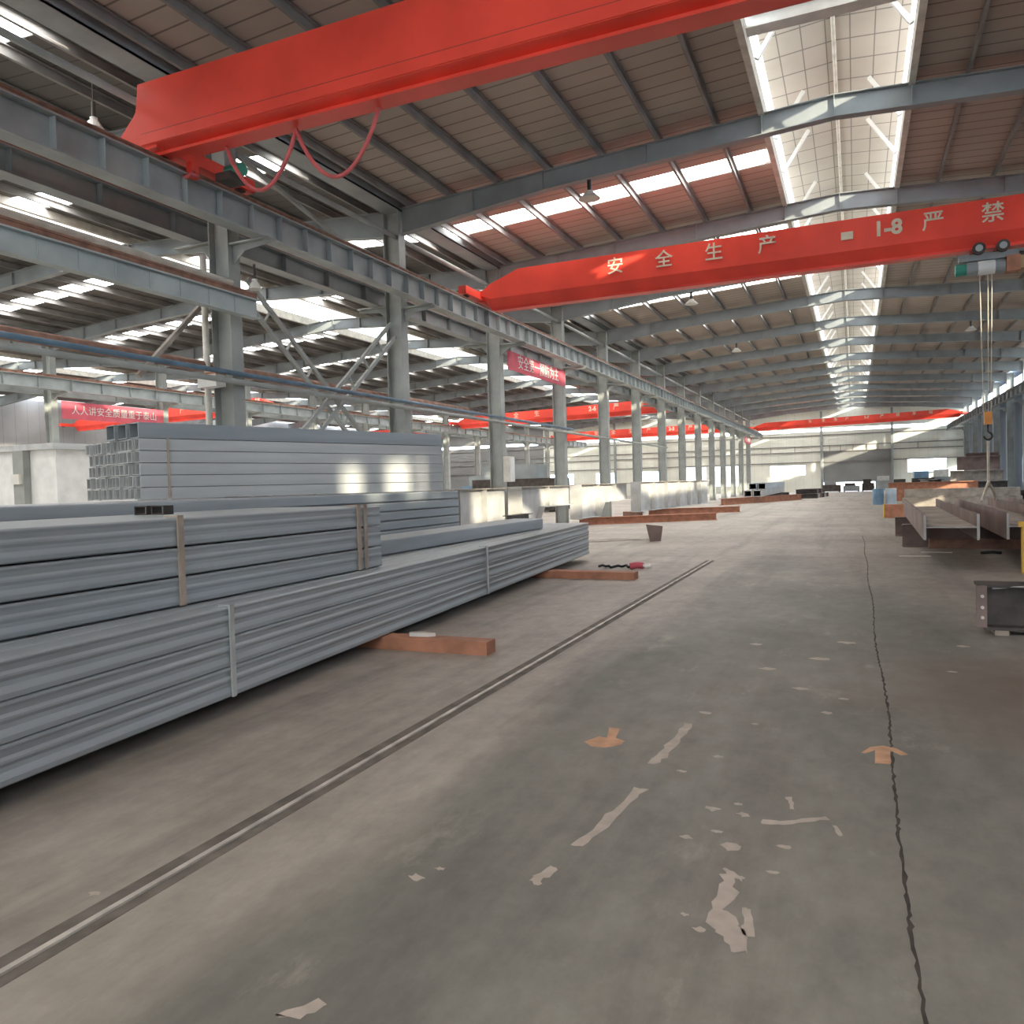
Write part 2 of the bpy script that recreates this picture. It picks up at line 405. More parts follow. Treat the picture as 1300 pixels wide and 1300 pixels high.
# ---- rafters
def rafter_meshes(r, xl, xr):
    top = lambda x: ztop(x, r)
    def bot(x):
        t = abs(x - r) / (xr - xl) * 2
        return top(x) - (.44 if t < .62 else .44 + (t - .62) / .38 * .2)
    xs = [xl, xl + .2 * (r - xl), xl + .38 * (r - xl), r - VW, r, r + VW, xr - .38 * (xr - r), xr - .2 * (xr - r), xr]
    t = [(x, top(x)) for x in xs]; b = [(x, bot(x)) for x in xs]
    web = MB().poly(t + b[::-1], -.008, .008, 'Y')
    for x in xs[1:-1] + [(xs[2] + xs[3]) / 2, (xs[5] + xs[6]) / 2]:
        web.box(x - .008, x + .008, -.1, .1, bot(x), top(x) - .005)
    tf = MB(); bf = MB()
    tf.poly(t + [(x, z - .016) for x, z in t[::-1]], -.11, .11, 'Y')
    bf.poly([(x, z + .016) for x, z in b] + b[::-1], -.11, .11, 'Y')
    return [web.mesh('web'), tf.mesh('top_flange'), bf.mesh('bottom_flange')]
def rafters(r, xl, xr, ys, where, grp):
    ms = rafter_meshes(r, xl, xr)
    for m in ms: m.materials.append(M['raft'])
    for i, y in enumerate(ys):
        t = thing('roof_rafter', 'grey roof rafter of %s, %s from the camera' % (where, ORD[i]), 'rafter', (0, y, 0), 0, grp)
        for m in ms: link(m.name, m, t)
rafters(RX, XL + .25, XR - .26, YS, 'the main hall', 'rafters over the main hall')
rafters(R2, XF + .25, XL - .25, YS, 'the second hall', 'rafters over the second hall')
rafters(R3, -53.5, XF - .25, YS[2:10], 'the third hall', 'rafters over the farthest hall')

# ---- purlins
zsec = [(-.03, 0), (.03, 0), (.03, .02), (.012, .02), (.012, .16), (.07, .16), (.07, .18), (-.012, .18), (-.012, .02), (-.03, .02)]
def purlins(r, xs, where, grp):
    for side in (-1, 1):
        for i, dx in enumerate(xs):
            x = r + side * dx
            if x > XW - .2: continue
            z = ztop(x, r)
            o = MB().ext(zsec, (0, 0, 0), (0, Y1 - Y0 - .1, 0)).build('roof_purlin', M['purl'], None, (x, Y0 + .05, z))
            tag(o, 'grey roof purlin of %s, %s from the ridge, %s slope' % (where, ORD[i], 'left' if side < 0 else 'right'), 'purlin', grp)
OFF = (2.35, 3.6, 4.9, 6.2, 7.5, 8.8, 9.9)
purlins(RX, OFF, 'the main hall', 'roof purlins of the main hall')
purlins(R2, OFF, 'the second hall', 'roof purlins of the second hall')

# ridge pole and cross ties of the vent, slanted struts
o = MB().tube([(RX, Y0 + .1, 10.6), (RX, Y1 - .1, 10.6)], .04).build('ridge_pole', M['offwhite'], smooth=True)
tag(o, 'pale tube running under the ridge vent roof of the main hall', 'pole')
o = MB().tube([(R2, Y0 + .1, 10.6), (R2, Y1 - .1, 10.6)], .04).build('ridge_pole', M['offwhite'], smooth=True)
tag(o, 'pale tube running under the ridge vent roof of the second hall', 'pole')
strut = MB().bar((0, 0, 0), (-.62, 0, .95), .08, .08).mesh('vent_strut'); strut.materials.append(M['white'])
strut2 = MB().bar((0, 0, 0), (.62, 0, .95), .08, .08).mesh('vent_strut'); strut2.materials.append(M['white'])
k = 0
for n in range(13):
    for dy in (2.0, 4.2):
        for s in (-1, 1):
            o = link('vent_strut', strut if s > 0 else strut2, None, (RX + s * (VW - .1), YS[n] + dy, 9.45))
            tag(o, 'short white strut on the ridge vent, %s side, %s bay, %s one' % ('left' if s < 0 else 'right', ORD[n], 'nearer' if dy < 3 else 'farther'), 'strut', 'struts of the ridge vent')
t = MB().ext(ibeam(.28, .3, .02, .012), (RX - VW, 14.5, 9.35), (RX + VW, 14.5, 9.35)).build('vent_tie', M['white'])
tag(t, 'white cross tie spanning the open ridge vent nearest the camera', 'tie')

# ---- columns
def column_protos():
    shaft = MB().ext(ibeam(.46, .3, .022, .016), (-.23, 0, .03), (-.23, 0, 8.62), (1, 0, 0)).mesh('shaft')
    base = MB().box(-.33, .33, -.25, .25, 0, .03).mesh('base_plate')
    def br(s, d=0):
        pts = [(.23, 5.83 + d), (.5, 6.06 + d), (1.12, 6.11 + d), (1.12, 6.17 + d), (.23, 6.17 + d)]
        pts = [(s * x, z) for x, z in pts]
        return MB().poly(pts if s > 0 else pts[::-1], -.012, .012, 'Y').box(min(s * .23, s * 1.12), max(s * .23, s * 1.12), -.12, .12, 6.17 + d, 6.201 + d).mesh('bracket')
    return shaft, base, br(1), br(-1, .1), br(-1)
CP = column_protos()
for m in CP: m.materials.append(M['col'])
near = ['beside the stacked tubes', 'behind the end of the tube stack', 'carrying the pink banner and a cabinet', 'at the far end of the banner']
def column(x, y, label, grp, parts):
    t = thing('steel_column', label, 'column', (x, y, 0), 0, grp)
    for i in parts: link(CP[i].name, CP[i], t)
    return t
for i, y in enumerate(YS):
    column(XL, y, 'grey steel column, %s of the left row%s' % (ORD[i], ', ' + near[i] if i < 4 else ''), 'left row of columns', (0, 1, 2, 3))
for i, y in enumerate(YS[1:]):
    column(XF, y, 'slim grey steel column across the second hall, %s in its row' % ORD[i], 'columns across the second hall', (0, 1, 2, 4))
for i, y in enumerate(YS[3:]):
    column(XR, y, 'grey steel column along the blue right wall, %s in view' % ORD[i], 'columns along the right wall', (0, 1, 4))

# ---- crane runways
def runway(name, label, x, z, h, ya, yb, stiff=.75, mat_='run', bf=.3, rib=None):
    rib = rib or bf / 2 - .02
    t = thing('crane_runway', label, 'runway beam', (x, ya, z + .002))
    L = yb - ya
    b = MB().ext(ibeam(h, bf, .022, .014), (0, 0, 0), (0, L, 0)); b.build('girder', M[mat_], t)
    n = int(L / stiff)
    sm = MB().box(-rib, rib, -.008, .008, .023, h - .023).mesh('stiffener'); sm.materials.append(M[mat_])
    rest = MB()
    for k in range(n):
        yy = stiff * (k + .5)
        if k < 100: link('stiffener', sm, t, (0, yy, 0))
        else: rest.box(-bf / 2 + .02, bf / 2 - .02, yy - .008, yy + .008, .023, h - .023)
    if n > 100: rest.build('stiffener', M[mat_], t)['kind'] = 'stuff'
    MB().ext([(-.05, 0), (.05, 0), (.05, .02), (.02, .03), (.02, .09), (.035, .1), (.035, .13), (-.035, .13), (-.035, .1), (-.02, .09), (-.02, .03), (-.05, .02)], (0, 0, h), (0, L, h)).build('rail', M['rust'], t)
    return t
runway('r', 'grey crane runway beam with brown rail along the left columns, main hall side', -9.8, 6.2, .51, -2, 95, .75)
runway('r', 'grey crane runway beam behind the left columns on the second hall side', -11.25, 6.3, .41, -2, 95, 1.5, 'raft')
runway('r', 'dark crane runway beam under the bright window band on the right', 8.98, 6.2, .51, 14, 95, 1.5, 'raft')
runway('r', 'grey ribbed crane runway beam across the second hall, on its far columns', -31.0, 6.2, .51, 2, 95, 1.5)
runway('r', 'grey crane runway beam behind the far columns, third hall side', -32.8, 6.2, .51, 2, 95, 3.0)
t = runway('r', 'low grey ribbed beam with rusty rail ending at the first left column', -10.15, 4.82, .35, -1, 11.65, .62, 'teal', .18, .02)

# beam along the column heads, tie tubes, pipes
for x, nm in ((XL, 'left row'), (XF, 'row across the second hall')):
    o = MB().box(-.28, .28, 0, Y1 - Y0, 0, .03).box(-.28, -.25, 0, Y1 - Y0, 0, .2).box(.25, .28, 0, Y1 - Y0, 0, .2).build('valley_gutter', M['raft'], None, (x, Y0, 8.62))
    tag(o, 'grey valley gutter running over the column heads of the %s' % nm, 'gutter')
for k, (x, z, r_, m_, lab, ya, yb) in enumerate((
    (-10.62, 8.0, .06, 'col', 'grey tie tube between the column heads of the left row', Y0, 95),
    (-10.35, 3.80, .045, 'pipeblue', 'blue painted pipe clipped along the left columns', 0, 30),
    (-10.3, 3.64, .05, 'col', 'grey pipe clipped below the blue pipe along the left columns', 0, 47),
    (-11.05, 3.98, .1, 'rust', 'thick rusty brown pipe behind the first left column', 0, 22),
    (-10.3, 5.42, .055, 'offwhite', 'pale conduit tube above the low ribbed beam', -1, 11.2))):
    o = MB().tube([(x, ya, z), (x, yb, z)], r_, 10).build('pipe' if k else 'tie_tube', M[m_], smooth=True); tag(o, lab, 'pipe')
o = MB().tube([(-10.98, 11.22, 1.6), (-10.98, 11.22, 6.0)], .06, 10).build('conduit', M['offwhite'], smooth=True)
tag(o, 'pale vertical conduit on the first left column', 'conduit')
# braces
def brace(p, q, label, gap=.36):
    p = Vector(p); q = Vector(q); mid = (p + q) / 2
    t = thing('cross_brace', label, 'brace', mid)
    n = Vector((0, 0, 1)).cross(q - p); d = (q - p).normalized(); s = Vector((1, 0, 0)).cross(d)
    for k in (-1, 1): MB().bar(p - mid + s * k * gap / 2, q - mid + s * k * gap / 2, .08, .07, (1, 0, 0)).build('chord', M['col'], t)
    b = MB(); L = (q - p).length
    for i in range(1, int(L / .8)):
        c = p - mid + d * (i * .8); b.bar(c - s * gap / 2, c + s * gap / 2, .03, .05, (1, 0, 0))
    b.build('batten', M['col'], t)
brace((-10.75, 12.0, 5.6), (-10.75, 17.1, 1.75), 'pale twin bar brace sloping down from the first to the second left column')
brace((-10.62, 17.15, 5.6), (-10.62, 12.0, 1.5), 'pale twin bar brace sloping down from the second to the first left column')
o = MB().bar((-10.55, 11.7, 7.95), (-10.55, 17.0, 6.8), .07, .07).build('upper_brace', M['col']); tag(o, 'single grey brace above the runway between the first two left columns', 'brace')
o = MB().bar((-10.9, 11.0, 5.0), (-10.9, 9.6, 3.6), .08, .08).build('knee_brace', M['hweb']); tag(o, 'brown knee brace under the low ribbed beam', 'brace')

# ---- bridge cranes
def crane(xl, xr, yl, yr, zb, h, label, texts, size=.42, wd=.5, mtext='letter', lowcut=.3, taper=((.05, .30, 1), (-.22, .55, 1), (-.4, .68, 0), (-1.3, 1, 0)), carr=(-1.15, 1.15)):
    cx, cy = (xl + xr) / 2, (yl + yr) / 2
    L = math.hypot(xr - xl, yr - yl); a = math.atan2(yr - yl, xr - xl)
    t = thing('bridge_crane', label, 'overhead crane', (cx, cy, zb), a)
    hw = wd / 2
    rt_ = 6.84 - zb
    def prof(s, bot):   # relative height and bottom at this station
        H = max(bot + .22, h * s); lo = max(lowcut, bot + .1)
        return [(-.1, bot), (.1, bot), (.1, bot + .05), (hw, lo), (hw, H), (-hw, H), (-hw, lo), (-.1, bot + .05)]
    E_ = L / 2
    half = [(E_ + a_, b_, rt_ * c_ + (.05 if c_ else 0)) for a_, b_, c_ in taper]
    st = [(-x, s_, b_) for x, s_, b_ in half] + half[::-1]
    mb = MB(); vs = []; fs = []
    for x, s, bt in st: vs += [(x, y, z) for y, z in prof(s, bt)]
    for i in range(len(st) - 1):
        for k in range(8): fs.append([i * 8 + k, i * 8 + (k + 1) % 8, (i + 1) * 8 + (k + 1) % 8, (i + 1) * 8 + k])
    fs += [list(range(8)), [len(st) * 8 - 8 + k for k in range(8)][::-1]]
    mb._add(vs, fs); mb.build('girder', M['red'], t)
    MB().box(-L / 2 + .5, L / 2 - .5, -.16, .16, -.03, -.005).build('bottom_flange', M['red'], t)
    for s in (-1, 1):
        e = MB().box(s * (L / 2) - .12, s * (L / 2) + .12, carr[0], carr[1], rt_ + .07, rt_ + .28).build('end_carriage', M['red'], t)
        for yy in (carr[0] + .25, carr[1] - .25):
            MB().tube([(s * (L / 2) - .05, yy, rt_ + .105), (s * (L / 2) + .05, yy, rt_ + .105)], .1, 14).build('wheel', M['dark'], e)
    for body, x in texts:
        lettering(body, size, (x - cx, -hw - .008, lowcut + (h - lowcut) * .54), t, M[mtext], bold=.016 if body[0].isdigit() else .004)
    return t
nc = crane(-9.8, 8.98, 9.3, 9.3, 6.86, 1.04, 'red overhead crane girder nearest the camera, no writing in view, red cable loops', [], wd=.55, lowcut=.1, taper=((.72, .2, 2.6), (.32, .55, .6), (.26, .62, 0), (.2, 1, 0)), carr=(-.25, 1.9))
MB().box(-9.55, 9.3, -.29, -.276, .11, .27).box(-9.55, 9.3, .276, .29, .11, .27).build('lower_plate', M['red'], nc)
MB().box(-9.55, 9.3, -.281, -.275, .27, .282).build('seam', M['dark'], nc)
cb = MB()
for x0, x1, dp in ((-8.6 + .41, -7.3 + .41, .75), (-7.3 + .41, -5.9 + .41, .8)):
    cb.tube([(x0 + (x1 - x0) * k / 14, .05, -.05 - dp * math.sin(PI * k / 14) ** .8) for k in range(15)], .03, 6)
cb.build('festoon_cable', M['cable'], nc, smooth=True)
MB().tube([(-8.82, .75, -.07), (-8.5, .75, -.07)], .1, 12).build('travel_motor', M['green'], nc)
MB().box(-8.9, -8.6, .55, .9, -.26, -.14).build('motor_bracket', M['dark'], nc)
MB().box(-9.3, -9.18, .35, .5, -.2, .04).build('hanger', M['red'], nc)
MB().tube([(-9.33 + .05 * k, .3 + .06 * math.sin(k * 2.2), -.2 + .05 * math.cos(k * 1.7)) for k in range(7)], .03, 6).build('cable_bundle', M['cable'], nc, smooth=True)
crane(-9.8, 8.98, 20.6, 20.6, 6.6, 1.03, 'red overhead crane marked 1-8 with pale safety lettering, mid hall',
      [('安', -5.73), ('全', -4.44), ('生', -3.18), ('产', -1.9), ('1-8', .75), ('严', 1.63 + .05), ('禁', 2.84), ('吊', 4.1), ('物', 5.3), ('下', 6.5)], .46)
o = MB().box(-.13, .13, -.01, .01, -.09, .09).build('rating_plate', M['letter'], None, (-.11, 20.335, 7.25))
tag(o, 'small pale rating plate on the red crane marked 1-8', 'plate')
crane(-9.8, 8.98, 87.0, 81.0, 6.72, .75, 'red overhead crane farthest down the main hall near the end wall',
      [('安', -4.2), ('全', -2.9), ('生', -1.7), ('产', -.5 - .1), ('1-7', 1.2), ('严', 2.6), ('禁', 4.0), ('吊', 5.4), ('物', 6.8)], .34)
crane(-31.0, -11.25, 60, 56, 6.6, .95, 'red overhead crane marked 2-6 in the second hall behind the left columns',
      [('安', -27), ('全', -25), ('生', -23), ('产', -21), ('2-6', -18), ('严', -16), ('禁', -14)], .5)
crane(-31.0, -11.25, 84, 82, 6.5, .9, 'red overhead crane in the second hall, the farther one',
      [('安', -26), ('全', -24), ('生', -22), ('产', -20), ('2-5', -17.5), ('严', -15.5)], .5)
crane(-53.2, -32.8, 41, 39, 6.6, .95, 'red overhead crane in the third hall, near one seen behind the pink banner',
      [('安', -47), ('全', -45), ('生', -43), ('产', -41), ('3-7', -37.5), ('严', -35.7), ('禁', -34)], .5)
crane(-53.2, -32.8, 62, 62, 6.1, .95, 'dull red overhead crane in the third hall, farther one in shade', [], .5)

# hoist with hook under the middle crane
hx, hy, hz = 2.75, 20.6, 6.55
t = thing('electric_hoist', 'wire rope hoist with green end under the red crane marked 1-8', 'hoist', (hx, hy, hz))
MB().box(-.55, .6, -.1, .1, -.2, -.06).build('trolley_frame', M['raft'], t)
for dx in (-.18, .28):
    for yy in (-.24, .24):
        w_ = MB().tube([(dx, yy - .05, .02), (dx, yy + .05, .02)], .13, 18).build('trolley_wheel', M['dark'], t)
        MB().tube([(dx, yy - .065 if yy < 0 else yy + .05, .02), (dx, yy - .05 if yy < 0 else yy + .065, .02)], .075, 14).build('hub', M['run'], w_)
MB().tube([(-.4, 0, -.36), (.35, 0, -.36)], .15, 18).build('drum', M['raft'], t)
MB().tube([(-.18, 0, -.36), (.15, 0, -.36)], .158, 18).build('drum_band', M['white'], t)
MB().tube([(-.62, 0, -.36), (-.4, 0, -.36)], .13, 16).build('motor_end', M['green'], t)
MB().box(.36, .62, -.16, .16, -.52, -.18).build('gear_case', M['rust2'], t)
MB().box(.62, .78, -.12, .12, -.48, -.2).build('control_box', M['wood'], t)
for k, dx in enumerate((-.14, .02, .1)):
    MB().tube([(dx, 0, -.5), (dx * .6, 0, -3.6)], .01, 6).build('rope', M['rope'], t)
hb = MB().box(-.075, .075, -.06, .06, -3.86, -3.58).build('hook_block', M['orange'], t)
MB().tube([(0, 0, -3.86), (0, 0, -4.02)] + [(.08 * math.cos(a), 0, -4.12 + .08 * math.sin(a)) for a in (1.2, .8, .4, 0, -.4, -.8, -1.2, -1.57, -2, -2.4, -2.8, -3.14)], .022, 8).build('hook', M['dark'], hb)
ch = thing('chain_sling', 'pale two leg lifting sling hanging from the orange hook block', 'sling', (hx, hy, .95))
MB().tube([(0, 0, 1.36), (.0, 0, .45)], .03, 8).build('main_strand', M['rope'], ch)
MB().tube([(0, 0, .46), (-.12, -.3, .2), (-.2, -.5, .03)], .03, 8).build('leg', M['rope'], ch)
MB().tube([(0, 0, .46), (.14, .25, .2), (.18, .4, .03)], .03, 8).build('leg', M['rope'], ch)

# high-bay lamps
lp = [MB().tube([(0, 0, 0), (0, 0, -.04), (0, 0, -.06), (0, 0, -.17)], [.1, .1, .14, .25], 16).mesh('lamp_shade'), MB().tube([(0, 0, .25), (0, 0, 0)], .05, 12).mesh('ballast'), MB().tube([(0, 0, .7), (0, 0, .25)], .012, 6).mesh('stem')]
for m, q in zip(lp, ('lamp', 'dark', 'dark')): m.materials.append(M[q])
for i, (x, y, z) in enumerate([(-5.48, 17.47, 8.27), (-5.45, 29.47, 8.27), (-5.45, 41.47, 8.27), (4.9, 29.47, 8.27), (4.9, 41.47, 8.27)]):
    t = thing('pendant_lamp', 'white high bay lamp hanging below the %s' % ['second rafter on the left slope', 'fourth rafter on the left slope', 'sixth rafter on the left slope', 'fourth rafter on the right slope', 'sixth rafter on the right slope'][i], 'lamp', (x, y, z), 0, 'high bay lamps')
    for m in lp[:2]: link(m.name, m, t)
t = thing('pendant_lamp', 'white bell lamp fixed on the first left column', 'lamp', (-10.25, 11.75, 5.6)); t.scale = (.5, .5, 1.1)
for m in lp[:2]: link(m.name, m, t)
t = thing('pendant_lamp', 'white lamp standing over the runway left of the nearest red crane', 'lamp', (-11.0, 9.05, 7.62)); t.scale = (.6, .6, 1)
for m in lp: link(m.name, m, t)

# ---- banners, boxes on columns
def banner(x, ya, yb, za, zb, label, body, size):
    t = thing('banner', label, 'banner', (x, (ya + yb) / 2, za))
    L = yb - ya; n = 12; pts = []
    m = MB()
    for k in range(n):
        a, b = -L / 2 + L * k / n, -L / 2 + L * (k + 1) / n
        m._add([(.02 * math.sin(k * 1.3), a, 0), (.02 * math.sin(k * 1.3 + 1.3), b, 0), (.02 * math.sin(k * 1.3 + 1.3), b, zb - za), (.02 * math.sin(k * 1.3), a, zb - za),
                (.02 * math.sin(k * 1.3) - .01, a, 0), (.02 * math.sin(k * 1.3 + 1.3) - .01, b, 0), (.02 * math.sin(k * 1.3 + 1.3) - .01, b, zb - za), (.02 * math.sin(k * 1.3) - .01, a, zb - za)],
               [[0, 1, 2, 3], [7, 6, 5, 4], [0, 4, 5, 1], [3, 2, 6, 7]])
    m.build('cloth', M['pinkred'], t)
    lettering(body, size, (.03, 0, (zb - za) / 2), t, M['white'], (PI / 2, 0, PI / 2))
banner(-10.38, 23.75, 29.3, 5.43, 6.05, 'pink red cloth banner stretched between the third and fourth left columns', '安全第一预防为主', .5)
banner(-31.55, 23.7, 29.2, 5.08, 5.85, 'pink red cloth banner with white characters across the second hall', '人人讲安全质量重于泰山', .42)
banner(-10.38, 83.8, 89.2, 5.4, 6.05, 'small looking pink banner on the farthest left columns', '安全第一预防为主', .5)
t = thing('electrical_cabinet', 'pinkish white electrical cabinet on the third left column', 'cabinet', (-10.35, 23.3, 1.74))
MB().box(0, .22, -.2, .2, 0, .82).build('body', M['offwhite'], t); MB().box(.221, .235, -.18, .18, .03, .79).build('door', M['white'], t)
t = thing('junction_box', 'white junction box where the pipes meet the first left column', 'box', (-10.72, 11.05, 3.55))
MB().box(-.22, .22, -.12, .12, 0, .22).build('body', M['white'], t); MB().box(-.23, .23, -.13, .13, .22, .25).build('lid', M['rust2'], t)

# ------------------------------------------------------------------ stacked steel on the left
def sigma(h, w, dep=.018):
    """half of a boxed pair: outer face ribbed, from x=0 (outer) to -w/2"""
    return [(-w / 2, 0), (-.012, 0), (0, .01), (0, h * .17), (-dep, h * .34), (-dep, h * .46), (-dep * .25, h * .56), (-dep * .25, h * .62), (-dep, h * .70), (-dep * .6, h * .84), (0, h * .92), (0, h - .01), (-.012, h), (-w / 2, h)]
def flatc(h, w):
    return [(-w / 2, 0), (-.02, 0), (-.006, .006), (0, .022), (0, h - .022), (-.006, h - .006), (-.02, h), (-w / 2, h)]
def pair_mesh(prof, w, L):
    pr = [(-a, b) for a, b in prof]          # ext() lateral is +x for +Y direction
    a = MB().ext(prof, (0, 0, 0), (0, L, 0)).mesh('channel')
    b = MB().ext([(-w - x, z) for x, z in prof], (0, 0, 0), (0, L, 0)).mesh('channel')
    return a, b
def stack(name, origin, ang, L, w, h, pitch, cols, layers, prof, material, labeler, cat, grp, inner_label, solid=True):
    """front column and top row as single members, the hidden middle as one mass"""
    a, b = pair_mesh(prof, w, L)
    for m in (a, b): m.materials.append(material)
    R = Matrix.Rotation(ang, 3, 'Z'); O = Vector(origin)
    def put(c, l):
        loc = O + R @ Vector((-c * w * 1.004, 0, l * pitch))
        t = thing(name, labeler(c, l), cat, loc, ang, grp)
        link('channel', a, t); link('channel', b, t)
    for l in range(layers): put(0, l)
    for c in range(1, cols): put(c, layers - 1)
    if solid and layers > 1:
        z0, z1 = .004, (layers - 1) * pitch - .003
        k = MB()
        for c in range(1, cols):
            for l in range(layers - 1):
                k.box(-(c + 1) * w + .004, -c * w - .004, .02, L - .02, l * pitch + .002, l * pitch + h - .002)
        o = k.build('inner_sections', material, None, O); o.rotation_euler = (0, 0, ang)
        tag(o, inner_label, 'steel sections', None, 'stuff')
angA = math.atan2(1.17, 13.24)
LN = ['lowest', 'middle', 'uppermost']
stack('boxed_channel', (-3.87, 1.2, .135), angA, 14.7, .2, .216, .219, 10, 3, sigma(.216, .2), M['gal'],
      lambda c, l: ('ribbed galvanised channel, %s layer of the front face of the long low stack' % LN[l]) if c == 0 else 'ribbed channel atop the long low stack, %s row behind the front' % ORD[c - 1],
      'steel channel', 'long low stack of channels', 'galvanised channels inside the long low stack nearest the aisle')
stack('flat_channel', (-4.40, 1.0, .8), math.atan2(.13, 4.1) , 6.05, .2, .208, .216, 8, 3, sigma(.203, .2, .009), M['gal3'],
      lambda c, l: ('smooth grey channel, %s front layer of the strapped upper bundle' % LN[l]) if c == 0 else 'smooth grey channel atop the strapped bundle, %s row behind the front' % ORD[c - 1],
      'steel channel', 'strapped upper bundle of channels', 'smooth grey channels inside the strapped upper bundle')
stack('flat_channel', (-5.28, 7.35, .797), 0.01, 6.3, .2, .19, .2, 3, 1, flatc(.19, .2), M['gal3'],
      lambda c, l: 'single grey channel lying on the long low stack, %s from the aisle' % ORD[c], 'steel channel', 'three channels on the long low stack', '')
stack('grey_tube', (-7.3, 2.9, .1), 0.0, 11.15, .2, .158, .161, 13, 9, flatc(.152, .2), M['gal3'],
      lambda c, l: ('grey square tube, %s layer of the tall stack behind the strapped bundle' % ORD[l]) if c == 0 else 'grey square tube directly under the pale tubes, %s row back' % ORD[c - 1],
      'steel tube', 'tall stack carrying the pale tubes', 'grey square tubes inside the tall stack')
for i, y in enumerate((4.6, 12.2)):
    o = MB().box(-9.85, -7.35, y - .06, y + .06, 0, .1).build('timber_bearer', M['strap']); tag(o, 'timber bearer under the tall tube stack, %s one' % ('near' if i == 0 else 'far'), 'bearer')
# pale tube stack: every tube end shows
angT = -math.atan2(1.85, 5.7); LT = 6.0
RT = Matrix.Rotation(angT, 3, 'Z'); OT = Vector((-9.47, 8.3, 1.556))
tm = MB().ring_tube(.15, .169, .012, LT).mesh('steel_tube'); tm.materials.append(M['gal2'])
tm2 = MB().ring_tube(.3, .225, .015, LT).mesh('steel_tube'); tm2.materials.append(M['gal3'])
for l in range(5):
    for c in range(12):
        o = link('steel_tube', tm, None, OT + RT @ Vector((-c * .155, 0 if c == 0 else random.uniform(-.05, .03), l * .179)), angT)
        tag(o, 'pale open steel tube, %s layer up, %s from the aisle side' % (ORD[l], ORD[c]), 'steel tube', 'pale tube stack')
for c in range(3):
    o = link('large_tube', tm2, None, OT + RT @ Vector((-c * .315, 0 if c == 0 else -.04 * c, 5 * .179)), angT)
    tag(o, 'large rectangular tube on top of the pale tube stack, %s from the aisle side' % ORD[c], 'steel tube', 'large tubes on the pale stack')
def strap(name, label, origin, ang, y, w, z0, z1, wid, m_, back=.5, ztop_=None):
    O = Vector(origin); R = Matrix.Rotation(ang, 3, 'Z')
    k = MB().box(.002, .016, y - wid / 2, y + wid / 2, z0, z1 + .012)
    if back: k.box(-back, .016, y - wid / 2, y + wid / 2, z1 + .001, z1 + .012)
    o = k.build(name, M[m_], None, O); o.rotation_euler = (0, 0, ang); tag(o, label, 'strap')
OA, OB = (-3.87, 1.2, 0), (-4.40, 1.0, 0); aB = math.atan2(.13, 4.1)
strap('batten', 'brown batten strapped down the face of the upper bundle, on its own', OB, aB, 3.27, 0, .8, 1.444, .055, 'strap', .12)
strap('batten', 'brown batten near the end of the upper bundle, inner one of the pair', OB, aB, 5.62, 0, .8, 1.444, .06, 'strap', .12)
strap('batten', 'brown batten near the end of the upper bundle, outer one of the pair', OB, aB, 5.74, 0, .8, 1.444, .05, 'strap', .12)
strap('steel_strap', 'grey strap round the long low stack below the upper bundle', OA, angA, 3.18, 0, .136, .79, .045, 'gal2', .1)
strap('steel_strap', 'grey strap round the far half of the long low stack', OA, angA, 8.5, 0, .136, .79, .05, 'gal2', .1)
strap('steel_strap', 'thin brown strap down the near end of the pale tube stack', (OT.x, OT.y, 0), angT, .42, 0, 1.56, 2.44, .03, 'strap', 0)
for i, (x0, x1) in enumerate(((-5.47, -5.33), (-5.28, -5.14))):
    o = MB().ring_tube(x1 - x0, .075, .01, .1).build('channel_offcut', M['dark'], None, (x1, 4.72, 1.447)); tag(o, 'short dark channel offcut on the upper bundle, %s of the pair' % ('left one' if i == 0 else 'right one'), 'offcut')
# bearers under the long low stack
def bearer(x0, x1, y0, y1, h, w, label, m_='rust2', name='steel_bearer', prof=None, z=0):
    p, q = Vector((x0, y0, z)), Vector((x1, y1, z)); c = (p + q) / 2
    o = MB().ext(prof or [(-w / 2, 0), (w / 2, 0), (w / 2, h - .01), (w / 2 - .01, h), (-w / 2 + .01, h), (-w / 2, h - .01)], p - c, q - c).build(name, M[m_], None, c)
    tag(o, label, 'bearer'); return o
bearer(-6.3, -3.22, 6.75, 6.78, .13, .2, 'orange brown steel bearer poking out under the long low stack, nearer one')
bearer(-7.1, -3.35, 12.75, 12.75, .125, .25, 'orange brown steel bearer poking out under the far end of the long low stack')
o = MB().poly([(0, 0), (.2, .02), (.26, .07), (.12, .1), (-.02, .06)], 0, .035, 'Z').build('rag', M['paper'], None, (-4.1, 6.74, .131)); tag(o, 'scrap of pale rag on the nearer orange brown bearer', 'rag')

